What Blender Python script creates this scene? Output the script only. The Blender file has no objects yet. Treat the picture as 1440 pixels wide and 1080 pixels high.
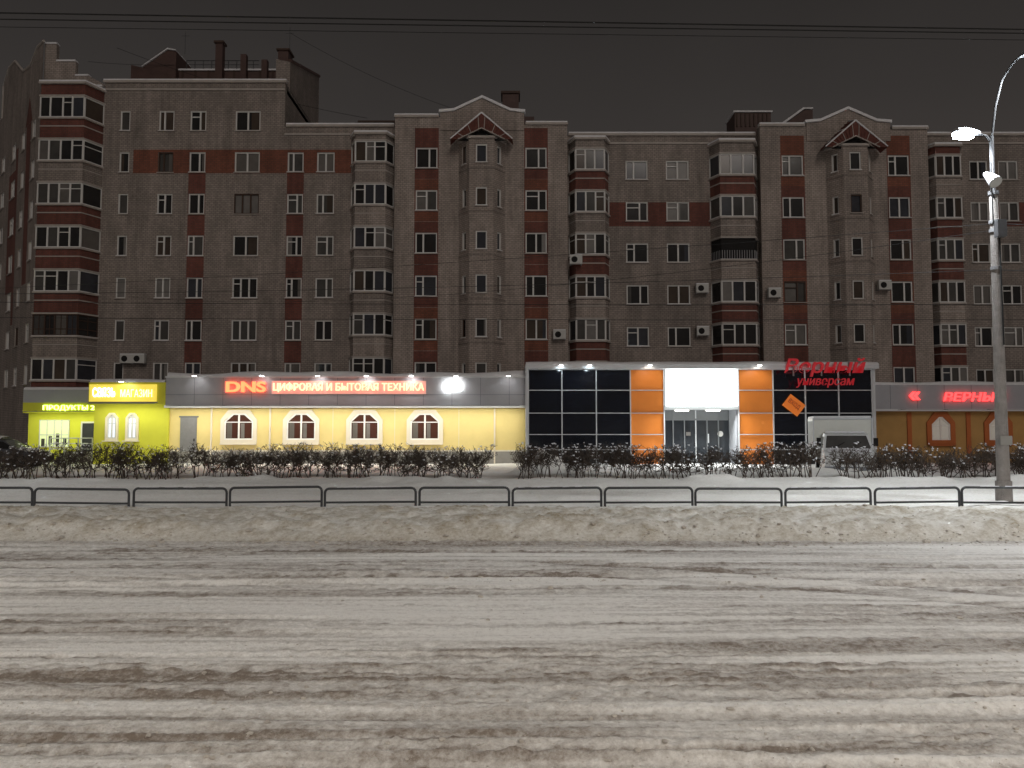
import bpy, math, random
import numpy as np
from mathutils import Vector, Matrix
random.seed(7); rng=np.random.default_rng(5)
scene=bpy.context.scene
V=Vector
# ------------------------------------------------------------------ materials
def new_mat(name):
    m=bpy.data.materials.new(name); m.use_nodes=True
    nt=m.node_tree; b=nt.nodes['Principled BSDF']
    return m,nt,b
def nd(nt,t,**k):
    n=nt.nodes.new(t)
    for a,v in k.items(): setattr(n,a,v)
    return n
def rgb(c): return (c[0],c[1],c[2],1)
def plain(name,c,rough=.7,var=.25,scale=2.0,metal=0,spec=.3,bump=0,detail=6):
    m,nt,b=new_mat(name)
    tc=nd(nt,'ShaderNodeTexCoord'); nz=nd(nt,'ShaderNodeTexNoise')
    nz.inputs['Scale'].default_value=scale; nz.inputs['Detail'].default_value=detail; nz.inputs['Roughness'].default_value=.65
    nt.links.new(tc.outputs['Object'],nz.inputs['Vector'])
    mx=nd(nt,'ShaderNodeMix',data_type='RGBA')
    mx.inputs[6].default_value=rgb([x*(1-var) for x in c]); mx.inputs[7].default_value=rgb([min(1,x*(1+var)) for x in c])
    nt.links.new(nz.outputs['Fac'],mx.inputs[0]); nt.links.new(mx.outputs[2],b.inputs['Base Color'])
    b.inputs['Roughness'].default_value=rough; b.inputs['Metallic'].default_value=metal
    b.inputs['Specular IOR Level'].default_value=spec
    if bump:
        bp=nd(nt,'ShaderNodeBump'); bp.inputs['Strength'].default_value=bump; bp.inputs['Distance'].default_value=.02
        n2=nd(nt,'ShaderNodeTexNoise'); n2.inputs['Scale'].default_value=scale*8; nt.links.new(tc.outputs['Object'],n2.inputs['Vector'])
        nt.links.new(n2.outputs['Fac'],bp.inputs['Height']); nt.links.new(bp.outputs['Normal'],b.inputs['Normal'])
    return m
def brick(name,c1,c2,mort,bw=.27,rh=.125):
    m,nt,b=new_mat(name)
    uv=nd(nt,'ShaderNodeUVMap'); uv.uv_map='UVMap'
    br=nd(nt,'ShaderNodeTexBrick'); br.inputs['Scale'].default_value=1
    br.inputs['Color1'].default_value=rgb(c1); br.inputs['Color2'].default_value=rgb(c2); br.inputs['Mortar'].default_value=rgb(mort)
    br.inputs['Brick Width'].default_value=bw; br.inputs['Row Height'].default_value=rh; br.inputs['Mortar Size'].default_value=.014
    br.inputs['Bias'].default_value=0
    nt.links.new(uv.outputs[0],br.inputs['Vector'])
    prev=br.outputs['Color']
    for sc,mpv,lo,hi in ((.45,(2.2,.6,1),.66,1.22),(1.0,(3.5,.18,1),.80,1.14),(.12,(1,1,1),.80,1.12)):
        nz=nd(nt,'ShaderNodeTexNoise'); nz.inputs['Scale'].default_value=sc; nz.inputs['Detail'].default_value=8; nz.inputs['Roughness'].default_value=.7
        mp=nd(nt,'ShaderNodeMapping'); mp.inputs['Scale'].default_value=mpv
        nt.links.new(uv.outputs[0],mp.inputs['Vector']); nt.links.new(mp.outputs[0],nz.inputs['Vector'])
        rp=nd(nt,'ShaderNodeMapRange'); rp.inputs[1].default_value=.3; rp.inputs[2].default_value=.7; rp.inputs[3].default_value=lo; rp.inputs[4].default_value=hi
        nt.links.new(nz.outputs['Fac'],rp.inputs[0])
        mx=nd(nt,'ShaderNodeMix',data_type='RGBA',blend_type='MULTIPLY'); mx.inputs[0].default_value=1
        nt.links.new(prev,mx.inputs[6]); nt.links.new(rp.outputs[0],mx.inputs[7]); prev=mx.outputs[2]
    nt.links.new(prev,b.inputs['Base Color'])
    bp=nd(nt,'ShaderNodeBump'); bp.invert=True; bp.inputs['Strength'].default_value=.3; bp.inputs['Distance'].default_value=.008
    nt.links.new(br.outputs['Fac'],bp.inputs['Height']); nt.links.new(bp.outputs[0],b.inputs['Normal'])
    b.inputs['Roughness'].default_value=.9
    return m
def emit(name,c,s,nolight=False):
    m,nt,b=new_mat(name)
    b.inputs['Base Color'].default_value=rgb([x*.6 for x in c]); b.inputs['Emission Color'].default_value=rgb(c); b.inputs['Emission Strength'].default_value=s
    nz=nd(nt,'ShaderNodeTexNoise'); nz.inputs['Scale'].default_value=3
    mr=nd(nt,'ShaderNodeMapRange'); mr.inputs[3].default_value=s*.8; mr.inputs[4].default_value=s*1.2
    nt.links.new(nz.outputs['Fac'],mr.inputs[0]); nt.links.new(mr.outputs[0],b.inputs['Emission Strength'])
    if nolight: m.cycles.emission_sampling='NONE'
    return m
def glassmat(name,c,rough=.12,spec=.5):
    return plain(name,c,rough=rough,var=.55,scale=.9,spec=spec,detail=3)
BR=brick('silicate_brick',(.34,.290,.258),(.27,.230,.205),(.15,.128,.112))
BR2=brick('silicate_brick_light',(.42,.355,.315),(.335,.285,.253),(.19,.162,.143))
RED=brick('red_brick',(.19,.062,.045),(.145,.048,.036),(.10,.056,.046))
REDO=brick('orange_red_brick',(.25,.085,.050),(.19,.064,.040),(.115,.062,.045))
CON=plain('concrete_trim',(.40,.36,.33),.85,.3,3)
WFR=plain('white_window_frame',(.66,.65,.63),.5,.12,2)
WOODF=plain('dark_wood_frame',(.06,.035,.025),.6,.3,4)
GL=[glassmat('window_glass_dark',(.022,.021,.021)),glassmat('window_glass_grey',(.07,.067,.063)),glassmat('window_glass_curtain',(.17,.16,.15),.3),
    glassmat('window_glass_blue',(.04,.042,.05)),glassmat('window_glass_brown',(.06,.045,.035)),glassmat('window_glass_tulle',(.12,.11,.10),.3)]
SNOWC=plain('snow_cap',(.76,.76,.78),.8,.15,3,bump=.4)
TILE=plain('roof_tile_red',(.12,.040,.030),.7,.5,4)
METR=plain('metal_roof_brown',(.085,.050,.043),.6,.4,2)
DARK=plain('dark_void',(.015,.014,.014),.9,.3,2)
YEL=plain('yellow_plaster',(.78,.64,.27),.8,.14,.8,bump=.15)
YEL2=plain('lime_yellow_plaster',(.62,.62,.06),.8,.15,.8,bump=.15)
YEL3=plain('ochre_plaster',(.36,.22,.08),.85,.25,1)
PLIN=plain('plinth_grey',(.28,.27,.25),.9,.3,1.5)
CREAM=plain('cream_trim',(.76,.70,.58),.7,.08,2)
ORTR=plain('terracotta_trim',(.34,.10,.03),.75,.2,2)
FAS=plain('grey_fascia_panel',(.36,.37,.40),.45,.15,1.2,spec=.4)
FASD=plain('grey_fascia_seam',(.17,.18,.19),.6,.1,2)
BGL=plain('black_facade_glass',(.006,.008,.014),.10,.5,.7,spec=.6)
ORG=plain('orange_facade_panel',(.78,.24,.035),.45,.14,.8,spec=.4)
MUL=plain('aluminium_mullion',(.58,.60,.62),.4,.06,2)
PIPE=plain('fence_pipe_paint',(.05,.052,.055),.5,.4,8)
POLE=plain('pole_concrete',(.24,.22,.205),.9,.45,5,bump=.8)
GALV=plain('galvanised_steel',(.28,.28,.29),.5,.2,5,metal=.4)
DSTL=plain('toned_down_steel',(.06,.06,.062),.7,.3,5)  # steel colour darkened so the nearby lamp does not turn it white
WIRE=plain('wire_black',(.012,.012,.012),.6,.1,2)
TWIG=plain('hedge_twig',(.075,.057,.045),.9,.5,6)
LEAF=plain('hedge_dry_leaf',(.09,.068,.05),.9,.5,6)
TYRE=plain('tyre_rubber',(.02,.02,.02),.85,.2,9)
ACW=plain('ac_white',(.50,.50,.48),.5,.1,4)
# ------------------------------------------------------------------ mesh builder
class MB:
    def __init__(s,name): s.name=name; s.v=[]; s.f=[]; s.m=[]; s.mats=[]
    def mi(s,mat):
        if mat not in s.mats: s.mats.append(mat)
        return s.mats.index(mat)
    def poly(s,pts,mat):
        i=len(s.v); s.v+= [tuple(p) for p in pts]; s.f.append(tuple(range(i,i+len(pts)))); s.m.append(s.mi(mat))
    def hexa(s,c,mat):
        i=len(s.v); s.v+=[tuple(p) for p in c]; k=s.mi(mat)
        for f in ((0,3,2,1),(4,5,6,7),(0,1,5,4),(1,2,6,5),(2,3,7,6),(3,0,4,7)):
            s.f.append(tuple(i+j for j in f)); s.m.append(k)
    def box(s,x0,x1,y0,y1,z0,z1,mat):
        s.hexa([(x0,y0,z0),(x1,y0,z0),(x1,y1,z0),(x0,y1,z0),(x0,y0,z1),(x1,y0,z1),(x1,y1,z1),(x0,y1,z1)],mat)
    def obox(s,F,u0,u1,d0,d1,z0,z1,mat):
        P,U,N=F
        def q(u,d,z): return P+U*u+N*d+V((0,0,z))
        s.hexa([q(u0,d1,z0),q(u1,d1,z0),q(u1,d0,z0),q(u0,d0,z0),q(u0,d1,z1),q(u1,d1,z1),q(u1,d0,z1),q(u0,d0,z1)],mat)
    def oquad(s,F,u0,u1,z0,z1,d,mat):
        P,U,N=F
        s.poly([P+U*u+N*d+V((0,0,z)) for u,z in ((u0,z0),(u1,z0),(u1,z1),(u0,z1))],mat)
    def prism(s,pts,z0,z1,mat):
        n=len(pts)
        s.poly([(p[0],p[1],z1) for p in pts],mat); s.poly([(p[0],p[1],z0) for p in pts][::-1],mat)
        for i in range(n):
            a=pts[i]; b=pts[(i+1)%n]; s.poly([(a[0],a[1],z0),(b[0],b[1],z0),(b[0],b[1],z1),(a[0],a[1],z1)],mat)
    def xzprism(s,pts,y0,y1,mat):
        n=len(pts)
        s.poly([(p[0],y0,p[1]) for p in pts],mat); s.poly([(p[0],y1,p[1]) for p in pts][::-1],mat)
        for i in range(n):
            a=pts[i]; b=pts[(i+1)%n]; s.poly([(a[0],y0,a[1]),(b[0],y0,b[1]),(b[0],y1,b[1]),(a[0],y1,a[1])],mat)
    def tube(s,p0,p1,r0,r1,mat,n=8,caps=True):
        p0=V(p0);p1=V(p1); d=(p1-p0)
        if d.length<1e-6: return
        d.normalize(); a=d.orthogonal().normalized(); b=d.cross(a); i=len(s.v)
        for p,r in ((p0,r0),(p1,r1)):
            for k in range(n):
                t=2*math.pi*k/n; s.v.append(tuple(p+a*(math.cos(t)*r)+b*(math.sin(t)*r)))
        m=s.mi(mat)
        for k in range(n):
            s.f.append((i+k,i+(k+1)%n,i+n+(k+1)%n,i+n+k)); s.m.append(m)
        if caps:
            s.f.append(tuple(range(i+n-1,i-1,-1))); s.m.append(m); s.f.append(tuple(range(i+n,i+2*n))); s.m.append(m)
    def path(s,pts,r,mat,n=8):
        for a,b in zip(pts[:-1],pts[1:]): s.tube(a,b,r,r,mat,n)
    def build(s,parent=None,smooth=False,uv=True,bevel=0):
        me=bpy.data.meshes.new(s.name); me.from_pydata(s.v,[],s.f)
        for m in s.mats: me.materials.append(m)
        me.polygons.foreach_set('material_index',s.m)
        if uv:
            l=me.uv_layers.new(name='UVMap'); 
            co=np.array(s.v)
            for p in me.polygons:
                n=p.normal
                if abs(n.z)>.7:
                    for li,vi in zip(p.loop_indices,p.vertices): l.data[li].uv=(co[vi][0],co[vi][1])
                else:
                    h=math.hypot(n.x,n.y) or 1; tx,ty=-n.y/h,n.x/h
                    for li,vi in zip(p.loop_indices,p.vertices): l.data[li].uv=(co[vi][0]*tx+co[vi][1]*ty,co[vi][2])
        if smooth: me.polygons.foreach_set('use_smooth',[True]*len(me.polygons))
        me.update(); o=bpy.data.objects.new(s.name,me); scene.collection.objects.link(o)
        if parent: o.parent=parent
        if bevel:
            b=o.modifiers.new('bev','BEVEL'); b.width=bevel; b.segments=2; b.limit_method='ANGLE'
        return o
def empty(name):
    o=bpy.data.objects.new(name,None); scene.collection.objects.link(o); o.empty_display_size=.5; return o
def frame(p0,p1):
    p0=V(p0);p1=V(p1);U=(p1-p0);L=U.length;U.normalize();N=V((U.y,-U.x,0)); return (p0,U,N),L
# ------------------------------------------------------------------ apartment building
apt=empty('apartment_building')
walls=MB('walls'); win=MB('windows'); rf=MB('roof_parts'); lg=MB('loggias')
def wall(mb,F,u0,u1,z0,z1,holes,mat,reds=(),depth=.16,redmat=None):
    xs={u0,u1}; zs={z0,z1}
    for h in list(holes)+list(reds):
        for x in h[:2]:
            if u0<x<u1: xs.add(x)
        for z in h[2:4]:
            if z0<z<z1: zs.add(z)
    xs=sorted(xs); zs=sorted(zs)
    for a,b in zip(xs[:-1],xs[1:]):
        for c,d in zip(zs[:-1],zs[1:]):
            cx=(a+b)/2; cz=(c+d)/2
            if any(h[0]<cx<h[1] and h[2]<cz<h[3] for h in holes): continue
            r=[h for h in reds if h[0]<cx<h[1] and h[2]<cz<h[3]]
            mb.oquad(F,a,b,c,d,0,(REDO if len(r[0])>4 else RED) if r else mat)
    P,U,N=F
    def q(u,d,z): return P+U*u+N*d+V((0,0,z))
    for h in holes:
        a,b,c,d=h
        mb.poly([q(a,0,c),q(b,0,c),q(b,-depth,c),q(a,-depth,c)],CON)
        mb.poly([q(a,0,d),q(b,0,d),q(b,-depth,d),q(a,-depth,d)],CON)
        mb.poly([q(a,0,c),q(a,0,d),q(a,-depth,d),q(a,-depth,c)],CON)
        mb.poly([q(b,0,c),q(b,0,d),q(b,-depth,d),q(b,-depth,c)],CON)
def pick():
    return random.choices(GL,[6,4,1.0,3,2,1.6])[0]
def window(F,u,z,w,h,kind=None,fm=None):
    """glazing set back in the opening"""
    fm=fm or (WFR if random.random()<.95 else WOODF)
    a,b,c,d=u-w/2,u+w/2,z-h/2,z+h/2; t=.075
    g=pick()
    win.oquad(F,a,b,c,d,-.13,g)
    if random.random()<.4:
        ww=w*random.uniform(.2,.45); s=random.choice((0,1))
        win.oquad(F,(a if s else b-ww),(a+ww if s else b),c,d,-.127,random.choice(GL[1:]))
    win.obox(F,a,b,-.12,-.05,c,c+t,fm); win.obox(F,a,b,-.12,-.05,d-t,d,fm)
    win.obox(F,a,a+t,-.12,-.052,c+t,d-t,fm); win.obox(F,b-t,b,-.12,-.052,c+t,d-t,fm)
    if w>1.55: k=[.33,.66] if random.random()<.6 else [.5]
    elif w>.8: k=[random.choice((.5,.36,.62))]
    else: k=[]
    for f in k: win.obox(F,a+w*f-.05,a+w*f+.05,-.12,-.048,c+t,d-t,fm)
    if random.random()<.35 and w>.8:
        e=a+w*(k[0] if k else .5)
        win.obox(F,a+t,e-.045,-.12,-.055,c+h*.68,c+h*.68+.06,fm)
    win.obox(F,a-.06,b+.06,-.05,.09,c-.05,c-.005,CON)
    if random.random()<.6: win.obox(F,a-.03,b+.03,-.045,.07,c-.004,c+.02+random.random()*.03,SNOWC)
FR=(V((0,50,0)),V((1,0,0)),V((0,-1,0)))
def FY(y): return (V((0,y,0)),V((1,0,0)),V((0,-1,0)))
def rows(z0,dz,ks): return [z0+dz*k for k in ks]
ZA=rows(8.0,2.8,range(-1,6))
cols=[(-25.7,.65),(-22.95,1.0),(-20.85,1.05),(-17.55,1.65)]
holes=[];W=[]
for z in ZA:
    for x,w in cols: holes.append((x-w/2,x+w/2,z-.68,z+.68)); W.append((x,z,w,1.36))
reds=[(-25.1,-15.1,18.45,20.05,1),(-21.42,-20.28,4,18.45)]
wall(walls,FR,-27.1,-15.1,-.5,24.6,holes,BR,reds)
for x,z,w,h in W: window(FR,x,z,w,h)
walls.poly([(-15.1,50,20),(-15.1,59.5,20),(-15.1,59.5,24.6),(-15.1,50,24.6)],BR)
walls.box(-31.3,-27.1,50.0,50.2,-.5,24.0,BR)
cols=[(-14.34,1.05),(-12.34,1.15)]; holes=[];W=[]
for z in ZA[:-1]:
    for x,w in cols: holes.append((x-w/2,x+w/2,z-.66,z+.66)); W.append((x,z,w,1.32))
reds=[(-15.1,-10.66,18.45,20.05,1),(-14.9,-13.78,4,18.45)]
wall(walls,FR,-15.1,-10.66,-.5,21.6,holes,BR,reds)
for x,z,w,h in W: window(FR,x,z,w,h)
walls.box(-10.66,-7.6,50.0,50.2,-.5,21.6,BR)
def block(x0,x1,xc,redL,redR,zbase,dz,zl,zc,zr,apex):
    Y=49.4; F=FY(Y); zs=rows(zbase,dz,range(-1,5)); holes=[];W=[];reds=[]
    for a,b in (redL,redR):
        for i,z in enumerate(zs): reds.append((a-.02,b+.02,4 if i==0 else z-1.4,z+1.4 if i<len(zs)-1 else zs[-1]+2.0)+((1,) if (i+int(x0))%3==0 else ()))
        for z in zs: holes.append((a+.06,b-.06,z-.68,z+.68)); W.append(((a+b)/2,z,b-a-.12,1.36))
    wall(walls,F,x0,xc-1.5,-.5,zl,[h for h in holes if h[0]<xc],BR2,reds)
    wall(walls,F,xc+1.5,x1,-.5,zr,[h for h in holes if h[0]>xc],BR2,reds)
    wall(walls,F,xc-1.5,xc+1.5,-.5,zl,[],BR2)
    for x,z,w,h in W: window(F,x,z,w,h)
    walls.box(x0,x0+.005,Y,50,-.5,zl,BR2); walls.box(x1-.005,x1,Y,50,-.5,zr,BR2)
    gl,gr=xc-2.75,xc+2.75
    walls.xzprism([(gl,zc-1.2),(gr,zc-1.2),(gr,zc),(gr-.9,zc+.08),(xc,apex),(gl+.9,zc+.08),(gl,zc)],Y-.06,Y+.35,BR2)
    pts=[(gl-.08,zc),(gl+.9,zc+.08),(xc,apex),(gr-.9,zc+.08),(gr+.08,zc)]
    for p,q in zip(pts[:-1],pts[1:]):
        rf.xzprism([(p[0],p[1]+.003),(q[0],q[1]+.003),(q[0],q[1]+.17),(p[0],p[1]+.17)],Y-.16,Y+.45,SNOWC)
    for a,b,z in ((x0-.05,gl-.09,zl),(gr+.09,x1+.05,zr)):
        rf.box(a,b,Y-.12,Y+.4,z-.02,z+.12,CON); rf.box(a+.03,b-.03,Y-.10,Y+.38,z+.12,z+.21,SNOWC)
    hw=1.5; pl=[(xc-hw,Y),(xc-hw*.52,Y-.95),(xc+hw*.52,Y-.95),(xc+hw,Y)]
    zt=zs[-1]+.95
    for i in range(3):
        f,L=frame((pl[i][0],pl[i][1],0),(pl[i+1][0],pl[i+1][1],0))
        w=.42 if i!=1 else .72; hl=[(L/2-w/2,L/2+w/2,z-.62,z+.58) for z in zs]
        wall(walls,f,0,L,-.5,zt,hl,BR2)
        for z in zs: window(f,L/2,z-.02,w,1.2)
        for z in zs: walls.obox(f,0.0,L,.0,.03,z-1.02,z-.92,BR)
    rf.prism([(xc-hw-.12,Y-.003),(xc-hw*.52-.08,Y-1.07),(xc+hw*.52+.08,Y-1.07),(xc+hw+.12,Y-.003)],zt,zt+.14,CON)
    e0=zt-.15; ap=zt+1.95; ox=2.05; yo=Y-1.45
    A=(xc,Y-.07,ap); Fp=(xc,yo+.35,ap-.35)
    for sgn in (-1,1):
        L0=(xc+sgn*ox,Y-.07,e0); L1=(xc+sgn*ox*.97,yo+.25,e0)
        rf.poly([A,Fp,L1,L0],TILE)
        n=9
        for k in range(n):
            t0=k/n
            p=V(Fp).lerp(V(L1),t0); q=V(A).lerp(V(L0),t0)
            rf.tube(p+V((0,0,.03)),q+V((0,0,.03)),.045,.045,TILE if k%3 else SNOWC,5)
        rf.tube(V(Fp)+V((0,-.02,.03)),V(L1)+V((0,-.02,.03)),.055,.04,SNOWC,6)
        c=(xc,yo+.30,ap-1.35)
        rf.poly([Fp,L1,(xc+sgn*1.5,yo+.3,e0+.02),c],TILE)
        for k in range(1,9):
            t=k/9; p=V(Fp).lerp(V(L1),t); q=V(c).lerp(V((xc+sgn*1.5,yo+.3,e0+.02)),t)
            rf.tube(p+V((0,-.02,0)),q+V((0,-.02,0)),.025,.025,CON if k%3==1 else TILE,5)
        rf.tube(c,(xc+sgn*1.5,yo+.3,e0+.02),.04,.04,CON,6)
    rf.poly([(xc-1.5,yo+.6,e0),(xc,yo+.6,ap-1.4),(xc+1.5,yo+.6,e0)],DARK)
block(-7.68,3.62,-1.96,(-6.35,-4.82),(.82,2.33),8.0,2.82,22.0,22.3,21.5,23.25)
block(16.25,27.25,22.05,(17.6,19.12),(24.55,26.05),7.65,2.78,21.4,21.6,21.2,22.5)
ZR=rows(7.6,2.77,range(-1,5))
def flat(x0,x1,cols,zt,zs,reds=()):
    holes=[];W=[]
    for z in zs:
        for x,w in cols: holes.append((x-w/2,x+w/2,z-.66,z+.62)); W.append((x,z-.02,w,1.28))
    wall(walls,FR,x0,x1,-.5,zt,holes,BR,reds)
    for x,z,w,h in W: window(FR,x,z,w,h)
flat(6.4,13.1,[(8.25,1.45),(10.95,1.5)],21.0,ZR,[(6.4,13.1,14.9,16.5)])
walls.box(3.6,6.4,50,50.2,-.5,21.0,BR); walls.box(13.1,16.3,50,50.2,-.5,21.0,BR); walls.box(27.2,29.65,50,50.2,-.5,21.0,BR)
flat(29.65,36.0,[(30.9,1.2),(32.85,1.3),(35,1.3)],21.0,ZR,[(31.9,36,14.9,16.5)])
walls.box(36,39,50,50.2,-.5,21,BR); flat(39,52,[(40.5,1.4),(43,1.4),(46,1.4),(49,1.4)],21.0,ZR)
def loggia(xa,xb,zs,proj,ztop,n,spand,Y=50,special=None,topz=None):
    c=(xb-xa)*.14
    pl=[(xa,Y),(xa+c,Y-proj),(xb-c,Y-proj),(xb,Y)]
    def off(o): return [(xa-o,Y-.004),(xa+c-o*.6,Y-proj-o),(xb-c+o*.6,Y-proj-o),(xb+o,Y-.004)]
    prev=-.3
    for k,z in enumerate(zs):
        b,t=z-.66,z+.72; sp=special.get(k) if special else None
        m=spand[k%len(spand)]
        for i in range(3):
            f,L=frame((pl[i][0],pl[i][1],0),(pl[i+1][0],pl[i+1][1],0))
            lg.oquad(f,0,L,prev,b-.1,0,m)
            lg.obox(f,0,L,0,.03,b-.60,b-.53,CON)
            if sp=='open':
                lg.oquad(f,0,L,b,t,-.02,DARK)
                for u in np.arange(0.05,L,.16): lg.obox(f,u,u+.03,0,.03,b,b+.6,GALV)
                continue
            fm=WOODF if sp=='wood' else WFR; nn=n if i==1 else 1
            us=[0]+[L*(j+random.uniform(-.09,.09))/nn for j in range(1,nn)]+[L]
            for j in range(nn):
                u0,u1=us[j],us[j+1]; lg.oquad(f,u0,u1,b,t,0,pick())
                if random.random()<.3: lg.obox(f,u0+.04,u1-.04,.0,.03,b+(t-b)*.7,b+(t-b)*.7+.05,fm)
                if sp=='wood':
                    lg.obox(f,(u0+u1)/2-.02,(u0+u1)/2+.02,0,.03,b,t,fm); lg.obox(f,u0,u1,0,.028,b+.4,b+.46,fm)
            for u in us:
                lg.obox(f,max(0,u-.05),min(L,u+.05),0,.05,b+.06,t-.06,fm)
            lg.obox(f,0,L,0,.055,b,b+.07,fm); lg.obox(f,0,L,0,.055,t-.07,t,fm)
        lg.prism(off(.12),b-.1,b,CON)
        if random.random()<.7: lg.prism(off(.10),b+.0,b+.02,SNOWC)
        lg.prism(off(.10),t,t+.1,CON)
        prev=t+.1
    for i in range(3):
        f,L=frame((pl[i][0],pl[i][1],0),(pl[i+1][0],pl[i+1][1],0)); lg.oquad(f,0,L,prev,ztop,0,spand[0])
    lg.prism(off(.16),ztop,ztop+.12,CON); lg.prism(off(.13),ztop+.12,ztop+.24,SNOWC)
zb=[z+.15 for z in rows(8.1,2.84,range(-1,5))]
loggia(-10.6,-7.85,zb,.8,zb[-1]+1.15,3,[BR,BR2,BR])
loggia(3.78,6.38,rows(7.9,2.79,range(-1,5)),.85,20.4,3,[BR,RED,BR2,RED])
loggia(13.1,16.15,rows(7.6,2.78,range(-1,5)),.9,20.2,3,[BR,RED,RED,BR2],special={3:'open'})
loggia(27.35,29.6,rows(7.6,2.77,range(-1,5)),.7,20.0,3,[RED,RED,BR2])
loggia(36.2,38.8,rows(7.6,2.77,range(-1,5)),.7,20.0,3,[RED,RED,BR2])
loggia(-31.1,-27.15,rows(8.15,2.84,range(-1,6)),1.3,23.9,4,[RED,BR,RED,RED],special={1:'wood'})
def parapet(x0,x1,z,y=50):
    rf.box(x0,x1,y-.12,y+.35,z-.02,z+.12,CON); rf.box(x0+.02,x1-.02,y-.1,y+.33,z+.12,z+.22,SNOWC)
parapet(-27.2,-15.0,24.6); parapet(-15,-7.8,21.6); parapet(3.75,16.15,21.0); parapet(27.35,52,21.0); parapet(-31.3,-27.25,24.2)
for x0,x1,z in ((-27.1,-15.1,24.15),(-15.1,-10.7,21.1),(6.4,13.1,20.5),(29.7,36,20.5)):
    walls.box(x0,x1,49.94,49.999,z-.08,z+.04,CON)
for x0,x1,z in ((-31.3,-15.1,24.3),(-15.1,3.6,21.2),(3.6,52,20.7)):
    rf.box(x0,x1,50.36,64,z-.3,z,SNOWC)
# penthouses and chimneys
rf.xzprism([(-27.2,24.4),(-24.0,24.4),(-24.0,28.5),(-24.6,28.6),(-26.4,27.3),(-27.2,27.5)],53.5,56,METR)
rf.xzprism([(-26.4,27.32),(-24.6,28.62),(-24.0,28.52),(-24.0,28.58),(-24.6,28.70),(-26.4,27.40)],53.4,56,SNOWC)
rf.box(-24.0,-15.8,54,57,24.4,27.3,METR)
for i in range(9): rf.box(-23.8+i*.93,-23.66+i*.93,53.95,53.99,24.6,27.3,WOODF)
rf.box(-24.0,-15.8,53.9,57,27.3,27.42,SNOWC)
for a in np.arange(-23.4,-18,.6): rf.tube((a,53.9,27.4),(a,53.9,28.0),.03,.03,PIPE,5)
rf.tube((-23.4,53.9,28.0),(-18.2,53.9,28.0),.03,.03,PIPE,5); rf.tube((-23.4,53.9,27.7),(-18.2,53.9,27.7),.02,.02,PIPE,5)
rf.box(-21.2,-20.7,53.5,54,24.6,29.1,METR); rf.box(-21.3,-20.6,53.4,54.1,29.1,29.25,WOODF)
rf.box(-19.4,-19.0,53.5,53.9,24.6,28.3,METR); rf.box(-17.9,-17.5,53.5,53.9,24.6,27.9,METR)
walls.hexa([(-16.0,50.8,24.5),(-15.05,50.8,24.5),(-15.05,58.5,24.5),(-16.0,58.5,24.5),(-16.0,50.8,26.6),(-15.05,50.8,26.4),(-15.05,58.5,28.9),(-16,58.5,28.9)],BR)
rf.tube((-15.05,50.8,26.5),(-15.05,58.5,29.0),.12,.12,METR,6)
rf.box(-16.0,-15.3,51.2,52.2,26.4,27.4,METR); rf.box(-16.1,-15.2,51.1,52.3,27.4,27.52,WOODF)
rf.box(-10.6,-8.0,52,54,21.0,22.7,METR); rf.box(-10.65,-7.95,51.95,54.05,22.7,22.82,WOODF)
rf.box(-.65,.45,51,52.3,21.2,24.3,METR); rf.box(-.75,.55,50.9,52.4,24.3,24.45,WOODF)
rf.box(.45,1.5,51,52,21.2,22.7,METR)
rf.box(15.4,17.9,52,54,20.7,23.4,METR)
for i in range(8): rf.box(15.5+i*.3,15.6+i*.3,51.93,51.99,22.4,23.3,WOODF)
rf.box(15.3,18.0,51.9,54.1,23.4,23.5,SNOWC)
rf.xzprism([(18.4,20.9),(21.2,20.9),(21.2,24.0),(20.6,24.0),(18.4,22.4)],53,55.5,METR)
rf.xzprism([(18.4,22.45),(20.6,24.05),(21.2,24.05),(21.2,24.15),(20.5,24.15),(18.3,22.55)],52.9,55.5,SNOWC)
for x,z,h in ((-15.3,27,2.2),(-22.5,27.3,1.6),(28,21,1.2),(8,21,1)):
    rf.tube((x,51.5,z),(x,51.5,z+h),.02,.015,PIPE,5); rf.tube((x-.3,51.5,z+h*.8),(x+.3,51.5,z+h*.8),.012,.012,PIPE,4)
walls.xzprism([(-31.4,23.9),(-27.3,23.9),(-27.3,24.6),(-28.4,25.2),(-29.3,25.2),(-29.3,26.2),(-30.6,26.2),(-30.6,27.4),(-31.4,27.4)],50.3,50.6,BR2)
for a,b,z in ((-31.4,-30.6,27.4),(-30.6,-29.3,26.2),(-29.3,-28.4,25.2)): rf.box(a,b,50.25,50.65,z,z+.1,SNOWC)
f,L=frame((-46,65.5,0),(-31.3,50,0))
zsW=rows(8,2.8,range(-1,6)); hl=[];W=[]
for z in zsW:
    for u,w in ((L-2.0,1.0),(L-5.2,1.0),(L-8.2,1.3),(L-12,1.3),(L-16,1.3)):
        hl.append((u-w/2,u+w/2,z-.66,z+.66)); W.append((u,z,w,1.32))
wall(walls,f,0,L,-.5,24.4,hl,BR,[(L-4.2,L-2.9,11.5,22.8),(L-9.6,L-6.7,11.5,20.5),(L-7.4,L-6.7,9,22)])
for u,z,w,h in W: window(f,u,z,w,h)
def wp(u,z,d=0): return f[0]+f[1]*u+f[2]*d+V((0,0,z))
prof=[(L,27.4),(L-1.6,27.6),(L-3.6,27.0),(L-6,27.4),(L-9,29.2),(L-11,29.4),(L-13,28.6),(L-13,26),(0,26)]
walls.poly([wp(0,24.4),wp(L,24.4)]+[wp(*p) for p in prof],BR)
walls.poly([wp(L-4.6,22.8,.01),wp(L-2.5,22.8,.01),wp(L-3.55,24.8,.01)],RED)
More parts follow.
